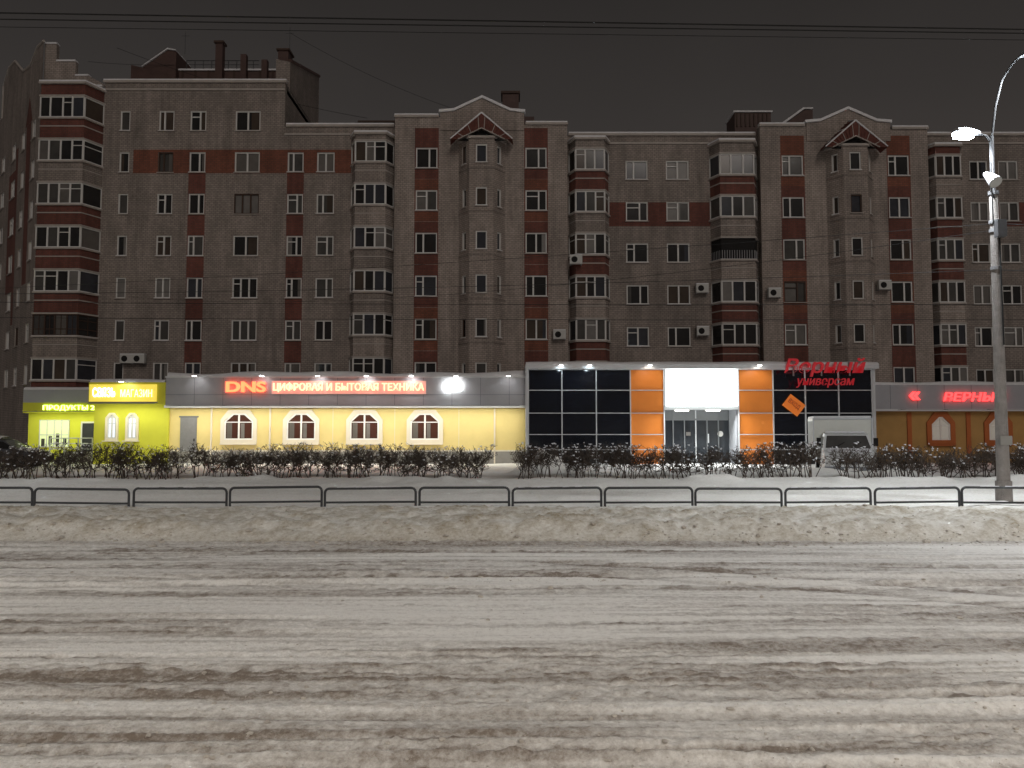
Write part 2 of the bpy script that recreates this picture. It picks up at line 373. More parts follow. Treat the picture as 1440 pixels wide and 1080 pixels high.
for a,b in zip(prof[:-1],prof[1:]):
    rf.tube(wp(a[0],a[1]+.05),wp(b[0],b[1]+.05),.09,.09,CON,6)
def ac(x,z,y=49.9,mb=None):
    mb=mb or win
    mb.box(x-.4,x+.4,y-.36,y-.06,z-.28,z+.28,ACW)
    mb.tube((x-.1,y-.37,z),(x-.1,y-.362,z),.2,.2,DARK,14)
    mb.box(x-.38,x-.33,y-.34,y+.1,z-.34,z-.285,GALV); mb.box(x+.33,x+.38,y-.34,y+.1,z-.34,z-.285,GALV)
    mb.box(x-.4,x+.4,y-.36,y-.06,z+.282,z+.33,SNOWC)
for x,z in ((-25.0,6.1),(-24.2,6.1),(12.4,10.7),(12.4,7.9),(24.0,10.8),(28.2,17.9)): ac(x,z,49.9 if not 16<x<27 else 49.3)
ac(3.05,7.6,49.3); ac(4.1,12.4,49.0); ac(16.9,10.3,49.3)
for mb in (walls,win,rf,lg): mb.build(apt)

# ------------------------------------------------------------------ shop building (single storey)
shop=empty('shop_building')
sw=MB('walls'); sr=MB('roof_and_fascia'); sd=MB('windows_and_doors'); sl=MB('wall_lamps')
LAMPW=emit('lamp_face_white',(1,.97,.9),14,True)
YS=42.0
F=FY(YS)
sw.box(-18.7,.8,YS,50,-.4,2.8,YEL)
sw.box(-18.72,.79,YS-.05,YS-.001,-.4,.35,PLIN)
sr.box(-18.75,.8,YS-.45,YS+.3,2.8,4.35,FAS); sr.box(-18.8,.8,YS-.5,YS-.452,2.72,2.86,MUL)
for x in np.arange(-17.2,.6,1.55): sr.box(x-.012,x+.012,YS-.456,YS-.451,2.87,4.35,FASD)
sr.box(-18.75,.75,YS-.456,YS-.451,3.42,3.44,FASD)
sr.box(-18.78,.8,YS-.5,YS+.3,4.35,4.43,MUL)
def snowroof(x0,x1,y0,y1,z,seed,amp=.14,name='roof_snow'):
    r=random.Random(seed); nx=int((x1-x0)/.5)+1; ny=8; mb=MB(name)
    ys=[y0,y0+.05,y0+.2,y0+.6]+[y0+.6+(y1-y0-.6)*k/(ny-4) for k in range(1,ny-3)]
    hs=[0,.6,.95,1.05,1.1,1.1,1.1,1.1]
    P=[]
    for j,y in enumerate(ys):
        for i in range(nx):
            x=x0+(x1-x0)*i/(nx-1); k=.12+amp*(.5+.5*math.sin(x*.9+seed)*math.sin(x*.37+1.3*seed))+r.random()*.03
            P.append((x,y+(r.random()-.5)*.03,z+k*hs[min(j,7)]-.0))
    mb.v=P; mb.mi(SNOWC)
    for j in range(len(ys)-1):
        for i in range(nx-1):
            a=j*nx+i; mb.f.append((a,a+1,a+nx+1,a+nx)); mb.m.append(0)
    return mb.build(shop,smooth=True,uv=False)
snowroof(-18.7,.7,YS-.45,49.3,4.43,1,.2)
def archwin(u,z0,z1,w,F,trim,glass,tw=.17,lit=None,frm=None):
    frm=frm or WFR
    def outl(o): 
        hw=w/2+o; c=.42*min(1,w)
        return [(u-hw,z0-o),(u+hw,z0-o),(u+hw,z1-c+o*.4),(u+hw-c,z1+o),(u-hw+c,z1+o),(u-hw,z1-c+o*.4)]
    P,U,N=F
    def q(p,d): return P+U*p[0]+N*d+V((0,0,p[1]))
    o=outl(tw); i=outl(0)
    for a in range(6):
        b=(a+1)%6
        sd.poly([q(o[a],.09),q(o[b],.09),q(i[b],.09),q(i[a],.09)],trim)
        sd.poly([q(o[a],.0),q(o[b],.0),q(o[b],.09),q(o[a],.09)],trim)
        sd.poly([q(i[a],.01),q(i[b],.01),q(i[b],.09),q(i[a],.09)],trim)
    sd.poly([q(p,.012) for p in i],glass)
    for a in range(6):
        b=(a+1)%6; j=outl(-.08)
        sd.poly([q(i[a],.05),q(i[b],.05),q(j[b],.05),q(j[a],.05)],frm); sd.poly([q(j[a],.013),q(j[b],.013),q(j[b],.05),q(j[a],.05)],frm)
    sd.obox(F,u-.045,u+.045,.013,.052,z0+.08,z1-.08,frm)
    sd.obox(F,u-w/2+.08,u-.045,.013,.047,z1-.50,z1-.45,frm); sd.obox(F,u+.045,u+w/2-.08,.013,.047,z1-.50,z1-.45,frm)
    sd.obox(F,u-w/2-.2,u+w/2+.2,.09,.2,z0-tw-.06,z0-tw,trim)
GDK=glassmat('shop_glass_brown',(.07,.028,.02),.2)
WFW=plain('shop_window_frame_white',(.82,.82,.80),.5,.05,2)
for x in (-14.9,-11.5,-8.05,-4.75): archwin(x,.98,2.42,1.58,F,CREAM,GDK,.2,frm=WFW)
for x in (-14.9,-11.5,-8.05,-4.75):
    sd.oquad(F,x-.66,x-.38,1.08,1.90,.016,GL[5]); sd.oquad(F,x+.1,x+.3,1.08,1.88,.016,GL[2])
sd.obox(F,-18.1,-17.2,.0,.04,-.3,2.2,GALV); sd.obox(F,-18.18,-17.12,.0,.03,2.2,2.28,FASD); sd.obox(F,-17.35,-17.3,.04,.08,.9,1.05,DARK)
for x in (-16.4,-.95,-13.2): sd.obox(F,x-.04,x+.04,.0,.08,-.3,2.72,CREAM)
for x in (-9.78,-6.4,-2.9): sd.obox(F,x-.012,x+.012,.0,.006,.35,2.7,CREAM)
sd.obox(F,-18.6,.6,.0,.03,.35,.43,CREAM)
# left lime sections
sw.box(-22.75,-18.7,YS-.15,50,-.4,2.9,YEL2)
sr.box(-22.9,-18.76,YS-.5,YS+.3,2.9,4.1,YEL2); snowroof(-22.85,-18.8,YS-.5,49.3,4.1,2,.08)
Fl=FY(YS-.15)
LITW=emit('lit_window_bluewhite',(.75,.85,1),.9)
for x in (-21.75,-20.65): archwin(x,1.05,2.35,.5,Fl,CREAM,LITW,.1)
sw.box(-28.3,-22.75,45,50,-.4,2.5,YEL2); sr.box(-28.4,-22.95,44.6,45.1,2.5,3.1,YEL2); sr.box(-28.4,-22.95,44.6,50,3.1,3.85,FAS); snowroof(-28.4,-22.95,44.6,49.5,3.85,3,.08)
Fl2=FY(45)
LITG=emit('lit_shop_glass',(.9,1,.55),.55)
sd.oquad(Fl2,-27.6,-25.9,.5,2.1,.02,LITG); 
for k in range(5): sd.obox(Fl2,-27.6+k*.425-.03,-27.6+k*.425+.03,.02,.05,.5,2.1,WFR)
for z in (.5,1.2,2.05): sd.obox(Fl2,-27.6,-25.9,.02,.045,z,z+.05,WFR)
for k in range(4): sd.obox(Fl2,-27.5+k*.425,-27.3+k*.425,.021,.03,.55+.1*(k%2),1.0+.15*(k%3),random.choice([GL[1],ORTR,GL[3]]))
sd.obox(Fl2,-25.2,-24.2,0,.05,-.3,2.0,WFR); sd.obox(Fl2,-25.1,-24.3,.05,.06,0,1.9,GL[3])
for k in range(4): sd.box(-26.0,-23.6,43.6+k*.33,45,-.3+k*.14,-.16+k*.14,PLIN)
for yy in (43.5,):
    for x in (-26.1,-25.3,-24.5,-23.7): sd.tube((x,yy,-.3),(x,yy,1.05),.035,.035,MUL,6)
    for z in (.45,.75,1.05): sd.tube((-26.1,yy,z),(-23.7,yy,z),.03,.03,MUL,6)
# right section
YR=43.0; Fr=FY(YR)
sw.box(19.6,48,YR,50,-.4,2.62,YEL3); sr.box(19.6,48,YR-.4,YR+.2,2.62,4.02,FAS)
for x in np.arange(21,47,1.5): sr.box(x-.012,x+.012,YR-.406,YR-.401,2.62,4.02,FASD)
sr.box(19.6,48,YR-.46,YR-.41,2.56,2.68,MUL); snowroof(19.6,48,YR-.4,49.5,4.02,4,.1)
LITB=emit('lit_blind_window',(.75,.72,.65),.12)
for x in (23.95,27.15,30.4,33.6): archwin(x,.95,2.25,1.05,Fr,ORTR,LITB,.26,frm=WFR)
for x in (22.2,25.5,28.8): sd.obox(Fr,x-.12,x+.12,0,.06,-.3,2.5,ORTR)
# glazed storefront
YF=41.4; Ff=FY(YF)
cx=[.88,2.69,4.54,6.38,8.19,12.2,14.07,15.8,17.6,19.4]; rz=[.47,1.28,2.43,3.66,4.78]
sw.box(.8,8.19,YF+.05,50,-.4,4.9,DARK); sw.box(12.2,19.5,YF+.05,50,-.4,4.9,DARK); sw.box(8.19,12.2,43.0,50,-.4,4.9,DARK)
allz=[-.3]+rz
for i in range(len(cx)-1):
    if i==4: continue
    for j in range(len(allz)-1):
        a,b=cx[i],cx[i+1]; z0,z1=allz[j],allz[j+1]
        m=ORG if i in (3,5) else BGL
        tilt=random.uniform(-.008,.008)
        sd.poly([V((a,YF+tilt,z0)),V((b,YF-tilt,z0)),V((b,YF-tilt+random.uniform(-.004,.004),z1)),V((a,YF+tilt,z1))],m)
for i,x in enumerate(cx): sd.obox(Ff,x-.03,x+.03,.01,.08,-.3,4.78,MUL)
for z in rz:
    sd.obox(Ff,.88,8.19,.01,.07,z-.022,z+.022,MUL); sd.obox(Ff,12.2,19.4,.01,.07,z-.022,z+.022,MUL)
sr.box(.72,19.6,YF-.5,YF+.4,4.8,5.02,MUL); sr.box(.72,.84,YF-.5,YF+.1,-.3,4.8,MUL); sr.box(19.44,19.56,YF-.1,YF+.1,-.3,4.8,MUL)
sr.box(.801,.86,YF+.1,YS,-.3,4.9,FAS); sr.box(19.56,19.6,YF,YR,-.3,4.9,FAS)
snowroof(.75,19.6,YF-.5,49.5,5.02,5,.06)
# entrance
LBOX=emit('lightbox_panel',(.95,1,.97),3.2)
sd.box(8.3,12.1,YF-.25,YF+.1,2.8,4.76,LBOX)
sr.box(8.19,12.2,YF-.1,43,2.62,2.78,MUL)
GDOOR=glassmat('door_glass',(.03,.034,.04),.08)
Fd=FY(42.9)
for k in range(6):
    a=8.35+k*.63; sd.oquad(Fd,a,a+.6,-.3,2.05,0,GDOOR); sd.obox(Fd,a-.03,a+.03,0,.06,-.3,2.6,MUL if k in(0,3) else FASD)
sd.obox(Fd,8.2,12.15,.0,.07,2.05,2.15,FASD); sd.obox(Fd,8.2,12.15,.0,.03,2.15,2.6,FASD)
sd.obox(Fd,10.9,10.96,.01,.08,.8,1.3,MUL); sd.obox(Fd,10.2,10.26,.01,.08,.8,1.3,MUL)
sd.tube((11.6,42.86,1.3),(11.6,42.84,1.3),.16,.16,WFR,14); sd.obox(Fd,9.7,9.95,.02,.03,1.2,1.4,GL[2])
sd.box(8.2,8.26,YF+.1,42.9,-.3,2.62,FAS); sd.box(12.1,12.18,YF+.1,42.9,-.3,2.62,FAS)
LIN=emit('interior_lamp',(1,.95,.8),6,True)
for x in (9.3,11.0): sd.box(x-.35,x+.35,41.9,42.2,2.55,2.61,LIN)
def flood(x,y,z,P,col=(1,.95,.85),ang=110,tgt=None,size=.12,arm=True):
    sl.tube((x,y+.75,z-.05),(x,y,z+.04),.015,.015,GALV,6)
    sl.box(x-.11,x+.11,y-.06,y+.06,z,z+.06,GALV); sl.box(x-.10,x+.10,y-.05,y+.05,z-.03,z-.001,LAMPW)
    d=bpy.data.lights.new('flood','SPOT'); d.energy=P; d.color=col; d.spot_size=math.radians(ang); d.spot_blend=.6; d.shadow_soft_size=size
    o=bpy.data.objects.new('flood_light',d); scene.collection.objects.link(o); o.location=(x,y,z-.06)
    t=V(tgt) if tgt else V((x,y+.9,z-3)); o.rotation_euler=(t-o.location).to_track_quat('-Z','Y').to_euler(); o.parent=shop
def strip(x0,x1,y,z,P,col,tilt,back):
    """slim linear luminaire on brackets, added to wash the walls below the fascia"""
    sl.box(x0,x1,y-.03,y+.03,z,z+.03,GALV)
    for x in np.arange(x0+.5,x1,2.4): sl.tube((x,y,z+.02),(x,y+back,z+.06),.012,.012,GALV,5)
    d=bpy.data.lights.new('strip','AREA'); d.shape='RECTANGLE'; d.size=x1-x0; d.size_y=.06; d.energy=P; d.color=col
    o=bpy.data.objects.new('added_wash_strip',d); scene.collection.objects.link(o); o.location=((x0+x1)/2,y,z-.01); o.rotation_euler=(math.radians(tilt),0,0); o.parent=shop
strip(-18.4,.4,YS-1.15,2.80,330,(1,.96,.82),6,.7)
strip(-22.6,-19.0,YS-1.15,2.92,60,(1,1,.72),6,.6)
strip(-28.0,-23.2,43.9,2.55,80,(.95,1,.62),6,.6)
for x,P in ((-17,11),(-13.4,11),(-10.4,26),(-7.8,34),(-5.4,34),(-3.0,40),(-.2,10)): flood(x,YS-1.0,4.42,P,(1,.95,.93),125,(x,YS-.4,3.7))
flood(-20.8,YS-1.2,4.1,26,(.9,1,1),120,(-20.8,YS-.5,3.5))
for x in (2.6,4.1): flood(x,YF-.9,4.95,26,(.75,.92,1),110,(x,YF,4.2))
flood(7.3,YF-.9,4.95,26,(1,.85,.7),110,(7.3,YF,4.2))
flood(13.1,YF-.9,4.95,34,(1,.9,.8),110,(13.1,YF,4)); 
strip(21,31,YR-1.2,2.6,14,(1,.8,.6),8,.7)
d=bpy.data.lights.new('entrance','AREA'); d.energy=480; d.size=3.4; d.size_y=.6; d.shape='RECTANGLE'; d.color=(.97,1,.97)
o=bpy.data.objects.new('entrance_canopy_light',d); scene.collection.objects.link(o); o.location=(10.2,YF-.40,2.75); o.rotation_euler=(math.radians(-38),0,0); o.parent=shop
for mb in (sw,sr,sd,sl): mb.build(shop)
# ------------------------------------------------------------------ signs
def text_obj(name,s,x0,x1,zc,y,mat,h=None,shear=0,ext=.05,rot=0,parent=None,bold=.0,res=12):
    c=bpy.data.curves.new(name,'FONT'); c.body=s; c.extrude=ext; c.shear=shear; c.size=1; c.offset=bold; c.resolution_u=res
    t=bpy.data.objects.new('tmp',c); scene.collection.objects.link(t); bpy.context.view_layer.update()
    me=bpy.data.meshes.new_from_object(t.evaluated_get(bpy.context.evaluated_depsgraph_get())); bpy.data.objects.remove(t)
    n=len(me.vertices); a=np.zeros(n*3); me.vertices.foreach_get('co',a); a=a.reshape(-1,3)
    mn,mx=a.min(0),a.max(0); sx=(x1-x0)/(mx[0]-mn[0]); sy=(h/(mx[1]-mn[1])) if h else sx
    b=np.zeros_like(a); b[:,0]=(a[:,0]-(mn[0]+mx[0])/2)*sx; b[:,2]=(a[:,1]-(mn[1]+mx[1])/2)*sy; b[:,1]=-a[:,2]
    me.vertices.foreach_set('co',b.ravel()); me.materials.clear(); me.materials.append(mat); me.update()
    o=bpy.data.objects.new(name,me); scene.collection.objects.link(o); o.location=((x0+x1)/2,y,zc); o.rotation_euler=(0,rot,0)
    if parent: o.parent=parent
    return o
ERED=emit('sign_red_glow',(1,.11,.04),5); EPNK=emit('sign_pale_red_glow',(1,.20,.11),6.5); EDRED=emit('sign_dim_red',(.55,.02,.03),.35)
EWH=emit('sign_white_glow',(1,1,.95),14); EYW=emit('sign_yellow_board',(1,.78,.10),.75); ELR=emit('sign_red_right',(1,.05,.05),3)
EBK=emit('sign_spill_glow',(1,.62,.52),.30)  # self-glowing panel stands in for letter light spilling onto the fascia
s=empty('electronics_shop_sign')
text_obj('letters','DNS',-15.45,-13.3,3.85,YS-.58,ERED,.58,bold=.03,parent=s)
text_obj('letters_long','ЦИФРОВАЯ И БЫТОВАЯ ТЕХНИКА',-12.9,-4.75,3.82,YS-.58,EPNK,.52,bold=.012,parent=s)
m=MB('backing'); m.box(-13.0,-4.65,YS-.51,YS-.46,3.46,4.18,EBK); m.tube((-3.45,YS-.62,3.85),(-3.45,YS-.46,3.85),.3,.3,EWH,20); m.box(-3.1,-2.7,YS-.55,YS-.46,3.65,4.05,EWH); m.build(s)
s=empty('yellow_shop_sign')
m=MB('board'); m.box(-22.8,-19.2,YS-.62,YS-.51,3.05,3.98,EYW); m.box(-22.85,-19.15,YS-.6,YS-.505,2.98,3.045,GALV); m.build(s)
text_obj('letters_left','СВЯЗЬ',-22.6,-21.4,3.55,YS-.65,emit('sign_blue_white',(.7,.9,1),3),.5,parent=s,ext=.02)
text_obj('letters','МАГАЗИН',-21.1,-19.4,3.5,YS-.65,emit('sign_yellow_letters',(1,.95,.55),1.6),.42,parent=s,ext=.02)
s=empty('green_shop_sign')
text_obj('letters','ПРОДУКТЫ 24',-27.2,-24.0,2.78,44.55,emit('sign_lime_letters',(.75,1,.25),3.5),.34,parent=s,ext=.03)
s=empty('supermarket_roof_sign')
text_obj('letters','Верный',14.5,18.8,4.85,YF-.66,EDRED,1.0,shear=.25,bold=.012,parent=s,ext=.06)
text_obj('letters_small','универсам',15.1,18.2,4.02,YF-.66,EDRED,.5,shear=.25,bold=.0,parent=s,ext=.05)
m=MB('brackets'); 
for x in (15,16.5,18): m.box(x-.03,x+.03,YF-.58,YF-.51,4.4,5.2,GALV)
m.build(s)
s=empty('supermarket_fascia_sign')
text_obj('letters','ВЕРНЫЙ',23.9,27.35,3.42,YR-.5,ELR,.62,shear=.2,bold=.01,parent=s)
text_obj('chevrons','«',22.0,22.6,3.4,YR-.5,ELR,.45,parent=s,bold=.02)
s=empty('entrance_direction_sign')
m=MB('board'); c=V((15.15,YF-.14,2.85))
def rr(a,b): 
    t=math.radians(38); return V((c.x+a*math.cos(t)+b*math.sin(t),0,c.z-a*math.sin(t)+b*math.cos(t)))
EORG=emit('sign_orange_board',(1,.25,.03),.25)
m.xzprism([(rr(a,b).x,rr(a,b).z) for a,b in ((-.5,-.38),(.5,-.38),(.5,.38),(-.5,.38))],YF-.14,YF-.09,EORG); m.build(s)
text_obj('letters','ВХОД',14.8,15.5,2.9,YF-.17,emit('sign_dark_red',(.4,.02,.01),.1),.28,rot=math.radians(38),parent=s,ext=.01)

# ------------------------------------------------------------------ ground height fields
def vnoise(x,y,seed):
    xi=np.floor(x).astype(np.int64); yi=np.floor(y).astype(np.int64); fx=x-xi; fy=y-yi
    def h(a,b):
        n=(a*374761393+b*668265263+seed*1442695041)&0xffffffff; n=((n^(n>>13))*1274126177)&0xffffffff; n=n^(n>>16); return (n&0xffff)/65535.
    sx=fx*fx*(3-2*fx); sy=fy*fy*(3-2*fy)
    return (h(xi,yi)*(1-sx)+h(xi+1,yi)*sx)*(1-sy)+(h(xi,yi+1)*(1-sx)+h(xi+1,yi+1)*sx)*sy
def fbm(x,y,seed,o=4):
    s=0;a=.5;t=0
    for i in range(o): s=s+a*vnoise(x*2**i,y*2**i,seed+i*17); t+=a; a*=.58
    return s/t
def ss(a,b,x):
    t=np.clip((x-a)/(b-a),0,1); return t*t*(3-2*t)
TR=[(10.75,.10,.6,0),(10.2,.07,.5,0),(9.5,.09,.7,0),(8.75,.13,1.1,0),(8.35,.08,.7,0),(7.6,.10,.8,0),(7.05,.06,.5,0),(6.55,.08,.6,0),(5.95,.05,.5,0),(5.5,.12,1.2,1),(5.15,.06,.7,0),(4.78,.09,1.1,1),(4.5,.05,.8,1),(4.28,.08,1.2,1),(4.05,.05,1.0,1),(3.85,.06,1.0,1),(3.55,.10,.8,1),(1.5,.2,.6,0),(-.5,.2,.6,0)]
def field(X,Y):
    """height and dirt of the snow surface"""
    warp=(fbm(X*.10,Y*.25,3,3)-.5)*.55
    Yw=Y+warp
    streak=fbm(X*.14,Yw*3.2,11,5); streak2=fbm(X*.42,Yw*15,23,4)
    crumb=fbm(X*8,Y*10,31,5); crumb2=fbm(X*24,Y*28,41,3); patch=fbm(X*.3,Y*.9,51,4)
    road=1-ss(11.0,11.6,Y)
    mess=ss(.43,.62,streak)
    H=road*((streak-.5)*-.03+(streak2-.5)*.024+(crumb-.5)*(.008+.040*mess)+(crumb2-.5)*(.004+.014*mess))
    D=road*(mess*.36+ss(.46,.66,streak2)*.34+ss(.5,.7,crumb)*mess*.30+(patch-.5)*.45+(1-ss(3.7,6.0,Y))*.20-.03)
    for y0,w,s,tr in TR:
        yy=y0+(vnoise(X*.14,X*0+y0,61)-.5)*.45
        br=.15+.85*ss(.3,.65,vnoise(X*.35,X*0+y0*3,71))
        g=np.exp(-((Y-yy)/w)**2)*road*br
        tread=(np.sin(X*2*np.pi/.055+np.abs(Y-yy)*60)*.5+.5) if tr else 0
        H=H-g*.026*s+g*tread*.009
        H=H+np.exp(-((np.abs(Y-yy)-w*1.8)/(w*.6))**2)*road*.016*s*(.2+1.2*crumb)*br
        D=D+g*s*.48*(.3+1.2*crumb)
    for k in (0,1.45):
        yy=9.6-k*.55-.085*(X-1.2-k*.3)**2*np.sign(X-1.2)*.6-.25*(X-1.2)
        g=np.exp(-((Y-yy)/.12)**2)*road*ss(-.5,1,X)*(1-ss(4.5,6.5,X)); H=H-g*.022; D=D+g*.5
    bank=ss(11.0,12.1,Y)*(1-ss(13.6,15.6,Y))
    bl=fbm(X*.5,Y*.8,81,4); lump=fbm(X*3,Y*3.5,91,5); fine=fbm(X*9,Y*7,95,4)
    H=H+bank*(.20+.14*(bl-.5))+bank*((lump-.5)*.16+(fine-.5)*.10)+ss(11.3,11.9,Y)*(.06+(crumb-.5)*.03*(1-ss(15.5,19,Y)*.6))
    D=D+bank*(.24+.42*ss(.4,.65,fine)+.28*ss(.4,.65,lump)*ss(.3,.7,bl))+ss(10.9,11.2,Y)*(1-ss(11.4,12.0,Y))*.30
    fl=ss(15.0,16.2,Y)
    H=H+fl*(fbm(X*.8,Y*.9,101,4)-.5)*.14+fl*(lump-.5)*.06*(1-ss(26,28,Y))
    D=D+fl*ss(.5,.8,lump)*.12*(1-ss(26,30,Y)*.4)
    path=ss(18.6,19.2,Y)*(1-ss(21.2,21.8,Y)); H=H-path*.06; D=D+path*.08
    H=H+np.exp(-((Y-23.3)/.6)**2)*(.02+.22*ss(.4,.8,fbm(X*.5,Y*.2,113,3)))
    H=H+np.exp(-((Y-27.3)/.8)**2)*(.04+.30*ss(.5,.8,fbm(X*.25,Y*.2,111,3)))
    H=H-ss(26.5,29,Y)*.36
    lot=ss(29,30,Y); D=D+lot*ss(.45,.7,fbm(X*.3,Y*1.5,121,4))*.2
    H=H+.95*np.exp(-((X-1.15)/.9)**2-((Y-27.2)/.8)**2)*(.8+.6*(lump-.5))
    return H,np.clip(D,0,1)
def snow_mat(name,clean,dirty):
    m,nt,b=new_mat(name)
    at=nd(nt,'ShaderNodeAttribute'); at.attribute_name='dirt'
    tc=nd(nt,'ShaderNodeTexCoord')
    n1=nd(nt,'ShaderNodeTexNoise'); n1.inputs['Scale'].default_value=16; n1.inputs['Detail'].default_value=8; n1.inputs['Roughness'].default_value=.8
    nt.links.new(tc.outputs['Object'],n1.inputs['Vector'])
    mr=nd(nt,'ShaderNodeMapRange'); mr.inputs[1].default_value=.35; mr.inputs[2].default_value=.65; mr.inputs[3].default_value=-.3; mr.inputs[4].default_value=.3
    nt.links.new(n1.outputs['Fac'],mr.inputs[0])
    ad=nd(nt,'ShaderNodeMath',operation='ADD',use_clamp=True); nt.links.new(at.outputs['Fac'],ad.inputs[0]); nt.links.new(mr.outputs[0],ad.inputs[1])
    mx=nd(nt,'ShaderNodeMix',data_type='RGBA'); mx.inputs[6].default_value=rgb(clean); mx.inputs[7].default_value=rgb(dirty)
    nt.links.new(ad.outputs[0],mx.inputs[0]); nt.links.new(mx.outputs[2],b.inputs['Base Color'])
    n2=nd(nt,'ShaderNodeTexNoise'); n2.inputs['Scale'].default_value=55; n2.inputs['Detail'].default_value=6; nt.links.new(tc.outputs['Object'],n2.inputs['Vector'])
    bp=nd(nt,'ShaderNodeBump'); bp.inputs['Strength'].default_value=.7; bp.inputs['Distance'].default_value=.014
    nt.links.new(n2.outputs['Fac'],bp.inputs['Height']); nt.links.new(bp.outputs[0],b.inputs['Normal'])
    b.inputs['Roughness'].default_value=.75; b.inputs['Specular IOR Level'].default_value=.25
    return m
SR=snow_mat('packed_road_snow',(.84,.815,.775),(.22,.178,.142)); SV=snow_mat('verge_snow',(.85,.83,.78),(.33,.27,.18)); SL=snow_mat('lot_snow',(.84,.84,.84),(.55,.53,.51))
def graded(vals):
    out=[vals[0][0]]
    for (a,b,s) in vals:
        n=max(1,int(round((b-a)/s))); out+= [a+(b-a)*k/n for k in range(1,n+1)]
    return np.array(out)
def hfield(name,xs,ys,mat):
    X,Y=np.meshgrid(xs,ys); H,D=field(X,Y); nx,ny=len(xs),len(ys)
    co=np.stack([X,Y,H],-1).reshape(-1,3).astype(np.float32)
    idx=np.arange(nx*ny).reshape(ny,nx); q=np.stack([idx[:-1,:-1],idx[:-1,1:],idx[1:,1:],idx[1:,:-1]],-1).reshape(-1,4)
    me=bpy.data.meshes.new(name); me.vertices.add(len(co)); me.vertices.foreach_set('co',co.ravel())
    me.loops.add(q.size); me.loops.foreach_set('vertex_index',q.ravel().astype(np.int32))
    me.polygons.add(len(q)); me.polygons.foreach_set('loop_start',np.arange(0,q.size,4,dtype=np.int32)); me.polygons.foreach_set('loop_total',np.full(len(q),4,dtype=np.int32))
    me.polygons.foreach_set('use_smooth',np.ones(len(q),dtype=bool))
    me.update(calc_edges=True); a=me.attributes.new('dirt','FLOAT','POINT'); a.data.foreach_set('value',D.ravel().astype(np.float32))
    me.materials.append(mat); o=bpy.data.objects.new(name,me); scene.collection.objects.link(o); return o
xr=graded([(-70,-14,.6),(-14,-9,.08),(-9,9,.028),(9,14,.08),(14,70,.6)])
hfield('snowy_road',xr,graded([(-14,2.4,.4),(2.4,3.4,.05),(3.4,6,.018),(6,8.5,.03),(8.5,11.3,.04)]),SR)
xv=graded([(-70,-18,.5),(-18,18,.07),(18,70,.5)])
hfield('snow_verge',xv,graded([(11.3,16.5,.06),(16.5,30.5,.15)]),SV)
hfield('parking_lot',graded([(-70,70,.4)]),graded([(30.5,52,.4)]),SL)
m=MB('ground'); m.poly([(-900,-900,-.75),(900,-900,-.75),(900,900,-.75),(-900,900,-.75)],SNOWC); m.build()
def hz(x,y):
    h,_=field(np.array([float(x)]),np.array([float(y)])); return float(h[0])
import bmesh
bmi=bmesh.new(); bmesh.ops.create_icosphere(bmi,subdivisions=1,radius=1); iv=[v.co.copy() for v in bmi.verts]; ifc=[tuple(v.index for v in f.verts) for f in bmi.faces]; bmi.free()
def clods(name,pts,mat):
    mb=MB(name); mb.mi(mat)
    for x,y,z,s in pts:
        i=len(mb.v); sx,sy,sz=s*random.uniform(.7,1.4),s*random.uniform(.7,1.4),s*random.uniform(.4,.7)
        for v in iv:
            k=random.uniform(.65,1.25); mb.v.append((x+v.x*sx*k,y+v.y*sy*k,z+v.z*sz*k))
        for f in ifc: mb.f.append(tuple(i+j for j in f)); mb.m.append(0)
    return mb.build(uv=False,smooth=False)
pts=[]
ty=np.array([5.5,4.28,4.05,4.78,3.85,5.15,8.75,11.3])
N=4600
yy=np.concatenate([rng.choice(ty,2400)+rng.normal(0,.16,2400),rng.uniform(3.4,5.6,400),rng.uniform(5.6,11,300),rng.normal(11.4,.3,600),rng.uniform(11.5,15.5,900)])
yy=np.clip(yy,3.3,16)
xx=rng.uniform(-1,1,N)*(yy*.75+1.5)
hh,_=field(xx,yy)
for x,y,h in zip(xx,yy,hh):
    s=min(.022,.004*(1+rng.pareto(2.4))) * (1 if y<6 else 1.4 if y<11 else 2.4)
    pts.append((x,y,h+s*.15,s))
clods('snow_clods',pts,plain('dirty_snow_clod',(.50,.455,.40),.9,.5,12,bump=.5))
# ------------------------------------------------------------------ hoop railing
fe=MB('hoop_railing_fence')
x=-19.4; i=0
while x<19:
    u=(x+10.5)/21; w=2.03-.25*max(0,min(1,u)) if -10.6<x<12 else 1.9
    g=.075; a,b=x+g/2,x+w-g/2; y=16.0; zt=.43+random.uniform(-.015,.015); r=.09
    tl=random.uniform(-.025,.025); zt2=zt+tl
    P=[(a,y,-.1),(a,y,zt-r)]+[(a+r-r*math.cos(t),y,zt-r+r*math.sin(t)) for t in np.linspace(.3,1.57,5)]
    P+=[(b-r+r*math.sin(t),y,zt2-r+r*math.cos(t)) for t in np.linspace(0,1.57,5)]+[(b,y,zt2-r),(b,y,-.1)]
    dy=random.uniform(-.03,.03)
    P=[(p[0],p[1]+dy,p[2]) for p in P]
    fe.path(P,.026,PIPE,8); fe.tube((a,y+dy,.135),(b,y+dy,.135+tl),.022,.022,PIPE,8)
    n=int(w/.14)
    if random.random()<.5: 
        for k in range(n-2):
            if random.random()<.7:
                fe.tube((a+.12+k*.13,y+dy,zt+.022+tl*k/n),(a+.26+k*.13,y+dy,zt+.022+tl*k/n),.008+random.random()*.012,.008,SNOWC,6)
    x+=w; i+=1
fe.build(uv=False,smooth=False)
